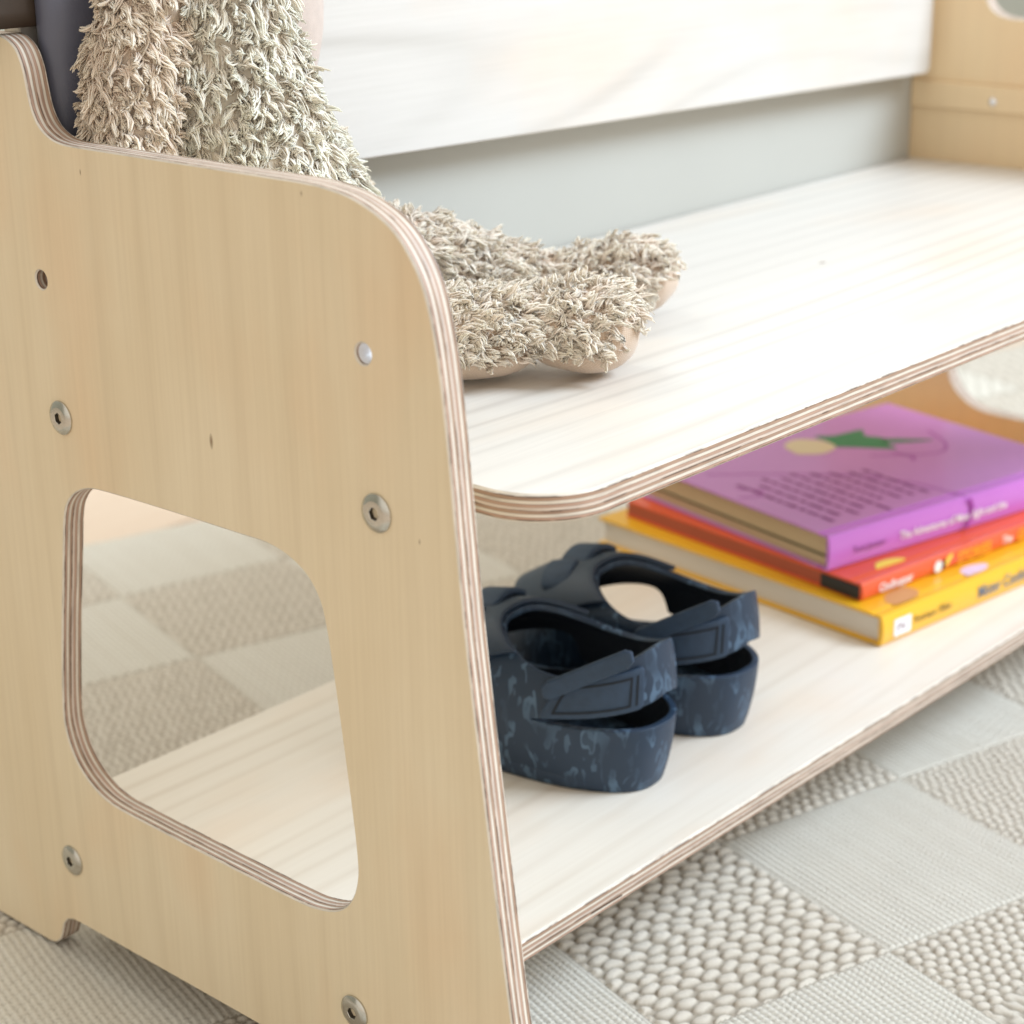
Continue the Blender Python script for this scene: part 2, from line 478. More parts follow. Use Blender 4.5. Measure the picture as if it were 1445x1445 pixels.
# ------------------------------------------------------------------ RUG (real woven relief)
TA = math.radians(-15.4)
Av = np.array([math.cos(TA), math.sin(TA)]); Bv = np.array([-math.sin(TA), math.cos(TA)])
RO = np.array([.4478, .5429]); TS = .1385
def axis_steps(ranges):
    out = []
    for a, b, s in ranges:
        out.append(np.arange(a, b, s))
    return np.concatenate(out)
def fract(x): return x - np.floor(x)
def rug():
    xs = axis_steps([(-.42, -.16, .004), (-.16, .10, .0013), (.10, .52, .0009), (.52, .80, .0014), (.80, 1.75, .005)])
    ys = axis_steps([(.25, .38, .004), (.38, .60, .0009), (.60, .86, .0014), (.86, 1.42, .0024)])
    X, Y = np.meshgrid(xs, ys)
    a = ((X - RO[0]) * Av[0] + (Y - RO[1]) * Av[1])
    b = ((X - RO[0]) * Bv[0] + (Y - RO[1]) * Bv[1])
    ci = np.floor(a / TS); cj = np.floor(b / TS)
    coarse = ((ci + cj) % 2) != 0
    fa = fract(a / TS); fb = fract(b / TS)
    edge = np.minimum(np.minimum(fa, 1 - fa), np.minimum(fb, 1 - fb)) * TS
    # slow wander of the threads
    wob = .0006 * np.sin(a * 61 + b * 23) + .0005 * np.sin(b * 97 - a * 31 + 1.3)
    def beads(pa, pb, h, hp=.55, slant=0.0):
        bb = b + wob + slant * a
        bb = bb + .0009 * np.sin(a * 140 + b * 40) + .0005 * np.sin(a * 410 - b * 90)
        row = np.floor(bb / pb)
        aa = a / pa + .5 * (row % 2) + .13 * np.sin(row * 2.3)
        col = np.floor(aa)
        u = (fract(aa) - .5) * 2; v = (fract(bb / pb) - .5) * 2
        r = np.sqrt(np.clip(1 - np.abs(u) ** 2.0 * 1.18 - np.abs(v) ** 2.2 * 1.12, 0, 1))
        rnd = fract(np.sin(row * 12.98 + col * 78.23) * 43758.5)
        tws = 1 - .10 * np.abs(np.sin((u * 1.1 + v * .7) * 7 + rnd * 6))   # plied yarn
        return h * (r ** .9) * (.70 + .40 * rnd) * tws, rnd
    big, r1 = beads(.0134, .0071, .0030)
    med, r2 = beads(.0084, .0062, .0025)
    sml, r3 = beads(.0064, .0054, .0021)
    # fine ribbed flat weave for pale squares: tiny stitches in rows
    ra_ = a + wob * .5
    u4 = (fract(ra_ / .0040) - .5) * 2; v4 = (fract(b / .0034 + .25 * np.floor(ra_ / .0040)) - .5) * 2
    fin = .0020 * (np.sqrt(np.clip(1 - np.abs(u4) ** 2, 0, 1)) * .30 + .70 * np.sqrt(np.clip(1 - np.abs(v4) ** 2, 0, 1)) * np.sqrt(np.clip(1 - np.abs(u4) ** 2, 0, 1)))
    r4 = fract(np.sin(np.floor(ra_ / .0040) * 12.98) * 43758.5)
    pick = (ci * 3 + cj * 5) % 3
    isbig = (ci == -2) & (cj == -1)
    H = np.where(coarse, np.where(isbig, big, np.where(pick == 0, med, np.where(pick == 1, sml, med))), fin)
    R = np.where(coarse, np.where(isbig, r1, np.where(pick == 1, r3, r2)), r4)
    hmax = np.where(coarse, np.where(isbig, .0030, np.where(pick == 1, .0021, .0025)), .0020)
    rel = np.clip(H / hmax, 0, 1.1)
    H = H * np.clip(edge / .002, .25, 1)
    # soft undulation of the rug
    H = H + .0006 * np.sin(X * 19) * np.sin(Y * 23 + 1)
    Z = H - .0027
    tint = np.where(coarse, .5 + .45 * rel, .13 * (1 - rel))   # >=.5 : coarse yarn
    keep = (b < TS * 4.9)
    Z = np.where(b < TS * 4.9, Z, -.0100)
    V = np.stack([X.ravel(), Y.ravel(), Z.ravel()], 1)
    ny, nx = X.shape
    I = np.arange(ny * nx).reshape(ny, nx)
    F = np.stack([I[:-1, :-1], I[:-1, 1:], I[1:, 1:], I[1:, :-1]], -1)
    km = (keep[:-1, :-1] & keep[:-1, 1:] & keep[1:, 1:] & keep[1:, :-1])
    km2 = (keep[:-1, :-1] | keep[:-1, 1:] | keep[1:, 1:] | keep[1:, :-1])
    F = F[km2]
    T = NT('woven_wool')
    at = T.n('ShaderNodeAttribute', _attribute_name='tint')
    rn = T.n('ShaderNodeAttribute', _attribute_name='rnd')
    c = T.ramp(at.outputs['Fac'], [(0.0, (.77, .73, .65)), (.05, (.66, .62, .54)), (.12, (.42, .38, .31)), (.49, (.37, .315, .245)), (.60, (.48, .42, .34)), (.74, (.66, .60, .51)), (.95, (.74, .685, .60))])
    c = T.mix(T.math('MULTIPLY', rn.outputs['Fac'], .16), c, (.50, .42, .33))
    fz = T.noise(T.coord(scale=(1, 1, 1)), 1800, 3, .7)
    c = T.mix(.35, c, T.ramp(fz, [(.3, .70), (.7, 1.15)]), 'MULTIPLY')
    T.color(c)
    T.set(Roughness=.9)
    T.b.inputs['Sheen Weight'].default_value = .25
    T.bump(fz, .8, .0009)
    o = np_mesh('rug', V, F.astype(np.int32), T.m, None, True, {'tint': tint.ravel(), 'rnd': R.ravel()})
    o['label'] = 'woven rug of pale flat squares alternating with taupe beaded squares, under the bench'
    o['category'] = 'rug'
    return o
rug()

# wooden floor beyond the rug and grey wall
T = NT('warm_floor_boards')
v = T.coord(scale=(1, 1, 1))
bk = T.n('ShaderNodeTexBrick', Scale=1.0)
bk.inputs['Brick Width'].default_value = 1.2; bk.inputs['Row Height'].default_value = .14; bk.inputs['Mortar Size'].default_value = .002
bk.inputs['Color1'].default_value = (.70, .57, .46, 1); bk.inputs['Color2'].default_value = (.66, .53, .42, 1); bk.inputs['Mortar'].default_value = (.35, .22, .14, 1)
T.l(v, bk.inputs['Vector'])
g = T.noise(T.coord(scale=(3, 60, 3)), 1.5, 4)
T.color(T.mix(T.math('MULTIPLY', g, .35), bk.outputs['Color'], (.55, .37, .25)))
T.set(Roughness=.4)
fl = mesh_obj('floor', [(-5, -5, -.0085), (7, -5, -.0085), (7, 4, -.0085), (-5, 4, -.0085)], [(0, 1, 2, 3)], T.m, None, False)
fl['kind'] = 'structure'
M_wall = plain('grey_wall_paint', (.33, .33, .275), .85, var=.04, vscale=4)
wl = mesh_obj('wall', [(-4, 2.05, -.0085), (7, 2.05, -.0085), (7, 2.05, 2.6), (-4, 2.05, 2.6)], [(0, 1, 2, 3)], M_wall, None, False)
wl['kind'] = 'structure'

# ------------------------------------------------------------------ PLUSH with real yarn tufts
def smoothstep(a, b, x):
    t = np.clip((x - a) / (b - a), 0, 1); return t * t * (3 - 2 * t)

def resample(pts, n):
    """catmull-rom resample of (x,y,z,rx,ry) rows"""
    P = np.array(pts, float)
    m = len(P)
    out = []
    for s in np.linspace(0, m - 1 - 1e-6, n):
        i = int(s); t = s - i
        p0 = P[max(i - 1, 0)]; p1 = P[i]; p2 = P[i + 1]; p3 = P[min(i + 2, m - 1)]
        out.append(.5 * ((2 * p1) + (p2 - p0) * t + (2 * p0 - 5 * p1 + 4 * p2 - p3) * t * t + (3 * p1 - p0 - 3 * p2 + p3) * t ** 3))
    return np.array(out)

def tube_surface(pts, n=40, k=36, up=(0, 0, 1)):
    """closed swept body; pts rows: x,y,z,ra,rb (ra across, rb along up); ends close by themselves if radii -> small"""
    S = resample(pts, n)
    C = S[:, :3]; ra = np.maximum(S[:, 3], 1e-4); rb = np.maximum(S[:, 4], 1e-4)
    Tn = np.gradient(C, axis=0); Tn /= np.linalg.norm(Tn, axis=1)[:, None]
    up = np.array(up, float)
    Sd = np.cross(Tn, up); Sd /= np.linalg.norm(Sd, axis=1)[:, None]
    Up = np.cross(Sd, Tn)
    th = np.linspace(0, 2 * PI, k, endpoint=False)
    V = C[:, None, :] + Sd[:, None, :] * (ra[:, None] * np.cos(th))[..., None] + Up[:, None, :] * (rb[:, None] * np.sin(th))[..., None]
    return V, Tn, Sd, Up

def grid_faces(n, k, wrap=True):
    I = np.arange(n * k).reshape(n, k)
    J = np.roll(I, -1, axis=1)
    F = np.stack([I[:-1], J[:-1], J[1:], I[1:]], -1).reshape(-1, 4)
    return F

def yarn(samplesP, samplesN, flow, count_in, L, lock_r, fine_r, seed, droop=.25, curl=.5, rings=6, sides=3, per=6, lenvar=.35, clump_scale=90):
    """locks of fine strands; returns V,F,t,rnd"""
    rg = np.random.default_rng(seed)
    P = samplesP; N = samplesN
    m = len(P)
    # coherent noise direction so that neighbouring locks lean together
    def cn(s, o):
        q = P * s
        return np.stack([np.sin(q[:, 1] * 1.7 + o) * np.cos(q[:, 2] * 1.3 + 2 * o), np.sin(q[:, 2] * 1.9 + 1.1 + o) * np.cos(q[:, 0] * 1.5 + o), np.sin(q[:, 0] * 1.6 + 2.3 + o) * np.cos(q[:, 1] * 1.4)], 1)
    D = N * .85 + flow * .50 + cn(clump_scale, .3) * curl + cn(clump_scale * 2.7, 1.7) * curl * .6 + rg.normal(0, .13, (m, 3))
    # never point into the body
    dn = (D * N).sum(1)
    D += N * np.clip(.35 - dn, 0, None)[:, None]
    D /= np.linalg.norm(D, axis=1)[:, None]
    Ln = L * (1 - lenvar + 2 * lenvar * rg.random(m))
    side = np.cross(D, N + rg.normal(0, .3, (m, 3))); side /= (np.linalg.norm(side, axis=1)[:, None] + 1e-9)
    bi = np.cross(D, side)
    bend = flow * .5 + np.array([0, 0, -droop]) + rg.normal(0, .2, (m, 3)) + cn(clump_scale * 1.5, 4.) * .55
    t = np.array([0, .25, .5, .75, .93, 1.0])
    off_r = rg.random((m, per)) ** .5 * lock_r
    off_a = rg.random((m, per)) * 2 * PI
    loc_l = 1 - .25 * rg.random((m, per))
    # lock centre line
    Cc = P[:, None, :] - N[:, None, :] * .0012 + D[:, None, :] * (Ln[:, None] * t)[..., None] + bend[:, None, :] * (Ln[:, None] * (t ** 2) * .62)[..., None]
    # strand lines : (m,per,rings,3)
    prof = (.55 + .75 * np.sin(PI * np.clip(t, 0, 1) ** .8) * .9) * (1 - .45 * t ** 3)   # lock fattens then closes
    tw = rg.normal(0, 1.2, (m, 1, 1)) * t
    ang = off_a[:, :, None] + tw
    off = (side[:, None, None, :] * np.cos(ang)[..., None] + bi[:, None, None, :] * np.sin(ang)[..., None]) * (off_r[:, :, None] * prof)[..., None]
    tt = loc_l[:, :, None] * t
    Cs = P[:, None, None, :] - N[:, None, None, :] * .0012 + D[:, None, None, :] * (Ln[:, None, None] * tt)[..., None] + bend[:, None, None, :] * (Ln[:, None, None] * tt ** 2 * .62)[..., None] + off
    hp = rg.random((m, 1, 1)) * 6.28 + rg.normal(0, .40, (m, per, 1))
    ha = (.0017 * (.4 + 1.2 * rg.random((m, 1, 1)))) * (t ** .8)
    Cs = Cs + side[:, None, None, :] * (np.sin(hp + t * 5.6) * ha)[..., None] + bi[:, None, None, :] * (np.cos(hp + t * 5.6) * ha)[..., None]
    Cs = Cs + rg.normal(0, fine_r * .12, Cs.shape)
    # never below the seat
    Cs[..., 2] = np.maximum(Cs[..., 2], SEAT + .0008)
    rr = fine_r * np.array([.85, .95, 1.0, 1.10, 1.05, .62]) if rings == 6 else fine_r * (1 - t ** 4 * .7)
    th = np.arange(sides) * 2 * PI / sides
    circ = side[:, None, None, None, :] * np.cos(th)[:, None] + bi[:, None, None, None, :] * np.sin(th)[:, None]
    V = Cs[:, :, :, None, :] + circ * rr[:, None, None]
    ns = m * per
    V = V.reshape(-1, 3)
    I = np.arange(ns * rings * sides).reshape(ns, rings, sides)
    J = np.roll(I, -1, axis=2)
    F = np.stack([I[:, :-1], J[:, :-1], J[:, 1:], I[:, 1:]], -1).reshape(-1, 4)
    tv = np.broadcast_to(t[None, :, None], (ns, rings, sides)).ravel()
    rv = np.repeat(np.repeat(rg.random(m), per) * .6 + rg.random(ns) * .4, rings * sides)
    return V, F, tv, rv

def fur_mat(name, root, tip, alt):
    T = NT(name)
    t = T.n('ShaderNodeAttribute', _attribute_name='t')
    r = T.n('ShaderNodeAttribute', _attribute_name='rnd')
    c = T.ramp(t.outputs['Fac'], [(0.0, root), (.55, tip), (1.0, tuple(min(1, x * 1.06) for x in tip))])  # roots tinted darker: modest shade between locks put into the colour
    c = T.mix(T.math('MULTIPLY', r.outputs['Fac'], .45), c, alt)
    T.color(c)
    T.set(Roughness=.75)
    T.b.inputs['Sheen Weight'].default_value = .35
    T.b.inputs['Sheen Roughness'].default_value = .5
    T.b.inputs['Specular IOR Level'].default_value = .25
    # thin translucent fibres
    tr = T.n('ShaderNodeBsdfTranslucent')
    T.l(c, tr.inputs['Color'])
    ms = T.n('ShaderNodeMixShader'); ms.inputs[0].default_value = .35
    T.l(T.b.outputs[0], ms.inputs[1]); T.l(tr.outputs[0], ms.inputs[2])
    T.l(ms.outputs[0], T.out.inputs[0])
    return T.m
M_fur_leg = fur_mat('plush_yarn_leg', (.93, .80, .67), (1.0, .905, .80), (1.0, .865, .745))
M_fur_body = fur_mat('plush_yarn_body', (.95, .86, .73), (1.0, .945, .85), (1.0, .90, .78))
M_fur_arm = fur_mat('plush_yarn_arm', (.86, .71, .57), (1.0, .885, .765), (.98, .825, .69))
T = NT('knit_sole')
wv = T.coord()
w1 = T.n('ShaderNodeTexWave', Scale=320, Distortion=1.5); w1.bands_direction = 'Z'; T.l(wv, w1.inputs['Vector'])
w2 = T.n('ShaderNodeTexWave', Scale=260, Distortion=1.5); w2.bands_direction = 'X'; T.l(wv, w2.inputs['Vector'])
wm = T.math('MULTIPLY', w1.outputs['Fac'], w2.outputs['Fac'])
T.color(T.mix(wm, (.56, .42, .31), (.70, .56, .44)))
T.set(Roughness=.85); T.b.inputs['Sheen Weight'].default_value = .4
T.bump(wm, .35, .0007)
M_knit = T.m

def furry(name, pts, parent, mat, nlock, L, lock_r, fine_r, seed, flow_dir, up=(0, 0, 1), mask=None, droop=.25, curl=.5, per=6, wobble=0.0, flow_amt=1.0, clump_scale=90, n=44, k=40):
    V, Tn, Sd, Up = tube_surface(pts, n, k, up)
    n_, k_ = V.shape[:2]
    if wobble:
        C = V.mean(axis=1, keepdims=True)
        q = V * 70
        w = np.sin(q[..., 0] + 1) * np.sin(q[..., 1] * 1.2) * np.sin(q[..., 2] * .9 + 2)
        d = V - C; d /= (np.linalg.norm(d, axis=2)[..., None] + 1e-9)
        V = V + d * (w * wobble)[..., None]
    V[..., 2] = np.maximum(V[..., 2], SEAT + .0006)
    F = grid_faces(n_, k_)
    VV = V.reshape(-1, 3)
    # caps
    c0 = V[0].mean(0); c1 = V[-1].mean(0)
    # area weighted sampling of quads
    A = VV[F[:, 0]]; B = VV[F[:, 1]]; C = VV[F[:, 2]]; D = VV[F[:, 3]]
    nr = np.cross(C - A, D - B)
    ar = np.linalg.norm(nr, axis=1) + 1e-12
    rg = np.random.default_rng(seed)
    idx = rg.choice(len(F), nlock, p=ar / ar.sum())
    u = rg.random(nlock)[:, None]; v = rg.random(nlock)[:, None]
    P = (A[idx] * (1 - u) + B[idx] * u) * (1 - v) + (D[idx] * (1 - u) + C[idx] * u) * v
    N = nr[idx] / ar[idx][:, None]
    cen = np.repeat(V.mean(axis=1), k_, axis=0)[F[:, 0]][idx]
    sg = np.sign(((P - cen) * N).sum(1)); sg[sg == 0] = 1
    N = N * sg[:, None]
    if mask is not None:
        kp = mask(P, N, rg); P = P[kp]; N = N[kp]
    fd = np.array(flow_dir, float); fd /= np.linalg.norm(fd)
    flow = fd - N * (N @ fd)[:, None]
    flow = flow * flow_amt
    YV, YF, tv, rv = yarn(P, N, flow, len(P), L, lock_r, fine_r, seed + 1, droop, curl, per=per, clump_scale=clump_scale)
    # inner skin
    n0 = len(VV)
    allV = np.concatenate([VV, [c0], [c1], YV])
    capF = []
    for i in range(k_):
        j = (i + 1) % k_
        capF.append((n0, j, i, n0)); capF.append((n0 + 1, (n_ - 1) * k_ + i, (n_ - 1) * k_ + j, n0 + 1))
    body = np.concatenate([F, YF + n0 + 2])
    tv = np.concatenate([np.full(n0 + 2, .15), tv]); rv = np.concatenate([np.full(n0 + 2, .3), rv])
    mi = np.concatenate([np.ones(len(F), int), np.zeros(len(YF), int)])
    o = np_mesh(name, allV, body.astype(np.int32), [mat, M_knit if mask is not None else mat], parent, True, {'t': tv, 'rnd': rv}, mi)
    return o

plush = thing('plush_toy', 'shaggy cream and beige plush animal sitting on the seat with its legs stretched out', 'plush toy', (.10, .68, SEAT))
def sub(p): return p
PO = np.array([.10, .68, SEAT])
def place(o):
    o.location = tuple(-PO)
    return o
# body
body_pts = [(.108, .674, .3050, .020, .020), (.108, .676, .3085, .043, .042), (.106, .678, .320, .052, .048), (.103, .681, .345, .050, .047), (.098, .685, .372, .0455, .044), (.092, .689, .400, .0385, .040), (.085, .693, .430, .0325, .035), (.081, .695, .460, .0280, .031), (.078, .696, .485, .027, .029), (.078, .697, .52, .024, .026), (.078, .697, .525, .006, .006)]
place(furry('body', body_pts, plush, M_fur_body, 7000, .0076, .0017, .00046, 11, (-.15, -.1, -1), up=(.671, -.742, 0), droop=.35, curl=.65, per=9, wobble=.002, clump_scale=130))
# near arm hanging beside the panel
arm_pts = [(.060, .700, .505, .012, .012), (.053, .702, .490, .018, .018), (.044, .704, .465, .019, .019), (.037, .705, .440, .0185, .0185), (.0345, .705, .410, .0175, .0175), (.0345, .704, .375, .017, .017), (.036, .702, .340, .016, .016), (.038, .700, .322, .013, .013), (.038, .700, .315, .004, .004)]
place(furry('arm', arm_pts, plush, M_fur_arm, 3400, .0070, .0016, .00046, 21, (-.1, -.25, -1), up=(.671, -.742, 0), droop=.35, curl=.6, per=9, wobble=.0015, clump_scale=150))
# far arm, only its paw shows behind the body
arm2 = [(.125, .718, .430, .010, .010), (.140, .720, .412, .014, .014), (.155, .721, .392, .015, .015), (.168, .721, .372, .015, .015), (.174, .721, .356, .011, .011), (.175, .721, .350, .003, .003)]
place(furry('arm', arm2, plush, M_fur_arm, 1300, .0070, .0016, .00046, 31, (.2, -.1, -1), up=(.671, -.742, 0), droop=.3, curl=.7, per=9, clump_scale=150))
# legs
def leg_mask(zc, tipc, tipr):
    def f(P, N, rg):
        low = (P[:, 2] < zc + .002 + rg.normal(0, .0015, len(P))) & (N[:, 2] < .05)
        keep = ~low
        d = P - np.array(tipc)
        sole = (np.linalg.norm(d, axis=1) < tipr) & (N[:, 2] < .38 + rg.normal(0, .08, len(P)))
        keep &= ~(sole & (rg.random(len(P)) < .97))
        return keep
    return f
leg1 = [(.083, .661, .329, .010, .010), (.098, .649, .329, .0200, .0195), (.126, .6245, .3275, .0215, .0200), (.144, .6095, .3265, .0220, .0205), (.158, .5975, .3265, .0205, .0190), (.1680, .5890, .3285, .0165, .0145), (.1760, .5820, .3275, .0180, .0180), (.187, .5725, .3270, .0210, .0210), (.197, .5640, .3265, .0195, .0192), (.2040, .5580, .3260, .0125, .0125), (.2063, .5560, .3258, .003, .003)]
place(furry('leg', leg1, plush, M_fur_leg, 4500, .0072, .0017, .00046, 41, (.70, -.60, -.15), droop=.3, curl=.6, per=9, mask=leg_mask(.3190, (.199, .554, .321), .021), clump_scale=130))
leg2 = [(0.1150, 0.6970, 0.3475, .010, .010), (0.1450, 0.6970, 0.3495, .020, .020), (0.1780, 0.6880, 0.3495, .0205, .0200), (0.2060, 0.6760, 0.3405, .0190, .0180), (0.2300, 0.6630, 0.3295, .0175, .0165), (0.2510, 0.6490, 0.3250, .0165, .0155), (0.2690, 0.6350, 0.3245, .0185, .0175), (0.2840, 0.6230, 0.3260, .0195, .0195), (0.2950, 0.6140, 0.3260, .0160, .0160), (0.3010, 0.6090, 0.3255, .009, .009), (0.3025, 0.6080, 0.3255, .003, .003)]
place(furry('leg', leg2, plush, M_fur_leg, 4100, .0072, .0017, .00046, 51, (.70, -.60, -.1), droop=.3, curl=.6, per=9, mask=leg_mask(.3190, (.296, .608, .322), .019), clump_scale=130))
# hanging ear: short smooth plush
M_ear = plain('short_pink_beige_plush', (.60, .50, .44), .9, var=.15, vscale=200, bump=.5, bscale=1500)
ear_pts = [(.120, .712, .555, .012, .005), (.132, .716, .53, .020, .007), (.145, .722, .50, .0225, .0075), (.153, .724, .475, .0205, .007), (.158, .726, .455, .0150, .006), (.160, .727, .438, .006, .004), (.1605, .727, .434, .001, .001)]
V, *_ = tube_surface(ear_pts, 30, 24, (.2, -.98, 0))
F = grid_faces(30, 24)
place(np_mesh('ear', V.reshape(-1, 3), F.astype(np.int32), M_ear, plush))

# dark padded cushion wedged behind the toy
T = NT('dark_slate_satin')
nz = T.noise(T.coord(scale=(1, 1, 1)), 30, 3)
T.color(T.mix(nz, (.075, .078, .108), (.125, .13, .175)))
T.set(Roughness=.38)
T.bump(T.noise(T.coord(), 700, 2), .15, .0005)
M_slate = T.m
M_brown = plain('brown_trim', (.045, .028, .017), .6, var=.3, vscale=80)
cu = thing('cushion', 'dark slate blue cushion with brown flap tucked behind the plush arm', 'cushion', (.065, .7385, SEAT))
nu, nv = 48, 48
V = []
for i in range(nu):
    u = -PI / 2 + PI * i / (nu - 1)
    for j in range(nv):
        w = 2 * PI * j / nv
        cs = lambda a, e: math.copysign(abs(math.cos(a)) ** e, math.cos(a))
        sn = lambda a, e: math.copysign(abs(math.sin(a)) ** e, math.sin(a))
        zz = .135 * cs(u, .55) * sn(w, .5) + .1355
        sp = min(1, max(0, (zz - .172) / .008)); sp = sp * sp * (3 - 2 * sp)
        V.append((.050 * cs(u, .55) * cs(w, .5) , .0125 * sn(u, 1.0), zz))
F = grid_faces(nu, nv)
np_mesh('pad', np.array(V), F.astype(np.int32), M_slate, cu)
# brown flap of the cushion that folds out over the panel top
fv = []; ff = []
nx_, nz_ = 16, 14
for side_ in (0, 1):
    for i in range(nx_ + 1):
        for k in range(nz_ + 1):
            x = -.022 + .060 * i / nx_; z = .4706 + .095 * k / nz_
            fv.append((x - .065, (.7425 if side_ == 0 else .7505) - .7385 + .0008 * math.sin(x * 160 + z * 70), z - SEAT))
W = nz_ + 1; n1_ = (nx_ + 1) * W
for i in range(nx_):
    for k in range(nz_):
        a = i * W + k
        ff.append((a, a + W, a + W + 1, a + 1)); ff.append((n1_ + a, n1_ + a + 1, n1_ + a + W + 1, n1_ + a + W))
    ff.append((i * W, n1_ + i * W, n1_ + (i + 1) * W, (i + 1) * W)); a = i * W + nz_; ff.append((a, a + W, n1_ + a + W, n1_ + a))
for k in range(nz_):
    ff.append((k, k + 1, n1_ + k + 1, n1_ + k)); a = nx_ * W + k; ff.append((a, n1_ + a, n1_ + a + 1, a + 1))
mesh_obj('flap', fv, ff, M_brown, cu)

# ------------------------------------------------------------------ SANDALS
T = NT('navy_camo_foam')
vv = T.coord(scale=(1, 1, .42))
ds = T.n('ShaderNodeTexNoise', Scale=120, Detail=2)
T.l(vv, ds.inputs['Vector'])
mx = T.n('ShaderNodeVectorMath', _operation='MULTIPLY_ADD')
T.l(ds.outputs['Color'], mx.inputs[0]); mx.inputs[1].default_value = (.010, .010, .010); T.l(vv, mx.inputs[2])
m1 = T.ramp(T.noise(mx.outputs[0], 115, 1.5, .4), [(.570, 0.0), (.585, 1.0), (.645, 1.0), (.66, .2)])
m2 = T.ramp(T.noise(T.coord(scale=(1, 1, .35), loc=(.3, .2, .1)), 170, 1.0, .5, 1.2), [(.63, 0.0), (.65, 1.0)])
mk = T.math('MAXIMUM', m1, T.math('MULTIPLY', m2, .7))
mk = T.math('MULTIPLY', mk, T.ramp(T.noise(T.coord(), 40, 1), [(.38, .15), (.60, .85)]))
c = T.mix(mk, (.015, .033, .064), (.085, .15, .235))
T.color(c)
T.set(Roughness=.47)
T.b.inputs['Specular IOR Level'].default_value = .45
T.bump(T.noise(T.coord(), 1500, 2), .12, .0004)
M_camo = T.m
M_navy = plain('navy_foam', (.017, .034, .064), .5, var=.25, vscale=90, bump=.12, bscale=1600)
M_navy_in = plain('dark_foam_lining', (.010, .015, .024), .6, var=.2, vscale=90, bump=.1)
M_hook = plain('velcro_strap_fabric', (.024, .050, .095), .62, var=.35, vscale=220, bump=.3, bscale=2200)
M_stitch = plain('dark_stitching', (.006, .010, .018), .8)

def interp(x, xs, ys):
    return float(np.interp(x, xs, ys))
LEN = .178
def outline_w(y):
    # smooth half width along the foot
    return interp(y, [-.01, 0, .03, .06, .09, .12, .15, .18, .2], [.0365, .0370, .0385, .0375, .0375, .0415, .0430, .0410, .04])
def Bpt(ph):
    c, s = math.cos(ph), math.sin(ph)
    y = LEN / 2 * (1 - math.copysign(abs(c) ** .94, c))
    x = outline_w(y) * math.copysign(abs(s) ** .78, s)
    return np.array([x, y, 0.])
def Rpt(ph):
    c, s = math.cos(ph), math.sin(ph)
    y = .0475 - .0440 * math.copysign(abs(c) ** 1.0, c)
    x = .0315 * math.copysign(abs(s) ** .88, s)
    d = abs(math.degrees((ph + PI) % (2 * PI) - PI))
    z = .0625 + .0165 * (.5 + .5 * math.cos(PI * min(1, d / 84))) ** 1.0 +     .0125 * (.5 - .5 * math.cos(PI * min(1, max(0, (d - 84) / 88))))
    return np.array([x, y, z])
def shell(ph, v, off=0.0):
    B = Bpt(ph); R_ = Rpt(ph)
    zr = R_[2]
    cen = np.array([0, .080, 0])
    P1 = cen + (B - cen) * np.array([1.09, 1.05, 1]); P1[2] = .42 * zr
    k = .55 - .20 * (1 + math.cos(ph)) / 2
    P2 = R_ + (P1 - R_) * k; P2[2] = .90 * zr
    b0 = cen + (B - cen) * np.array([.84, .915, 1])
    # rounded bottom edge for small v
    p = (1 - v) ** 3 * b0 + 3 * v * (1 - v) ** 2 * P1 + 3 * v * v * (1 - v) * P2 + v ** 3 * R_
    if off:
        e = 1e-3
        v0, v1 = max(0, v - e), min(1, v + e)
        a = shell(ph, v1) - shell(ph, v0); b = shell(ph + e, v) - shell(ph - e, v)
        n = np.cross(b, a); n /= (np.linalg.norm(n) + 1e-12)
        q = p - np.array([0, p[1] if 0.03 < p[1] < .15 else (.05 if p[1] <= .03 else .13), .02])
        if np.dot(n, q) < 0: n = -n
        p = p + n * off
    return p
def v_of_z(ph, z):
    lo, hi = 0., 1.
    for _ in range(22):
        m = (lo + hi) / 2
        if shell(ph, m)[2] < z: lo = m
        else: hi = m
    return (lo + hi) / 2
SLIT = math.radians(74)
WA, WB = math.radians(88), math.radians(134)
def slit(ph):
    pw = ph % (2 * PI)
    if WA < pw < WB:
        g = math.sin(PI * (pw - WA) / (WB - WA)) ** .7
        return .0330 - .0085 * g, .0330 + .0002 + .0200 * g
    d = abs((ph + PI) % (2 * PI) - PI)
    if d >= SLIT: return None
    t = 1 - (d / SLIT)
    g = min(1, t / .09) ** .5 if t < .09 else 1
    z0 = .0370
    z1 = z0 + .0012 * g + .0150 * t ** .85
    return z0, z1
def solid(o, th, off=1, bev=.0012):
    m = o.modifiers.new('solid', 'SOLIDIFY'); m.thickness = th; m.offset = off; m.use_even_offset = False
    m.material_offset_rim = 0
    if bev:
        b = o.modifiers.new('bev', 'BEVEL'); b.width = bev; b.segments = 3; b.limit_method = 'ANGLE'; b.angle_limit = math.radians(50); b.harden_normals = False
    return m

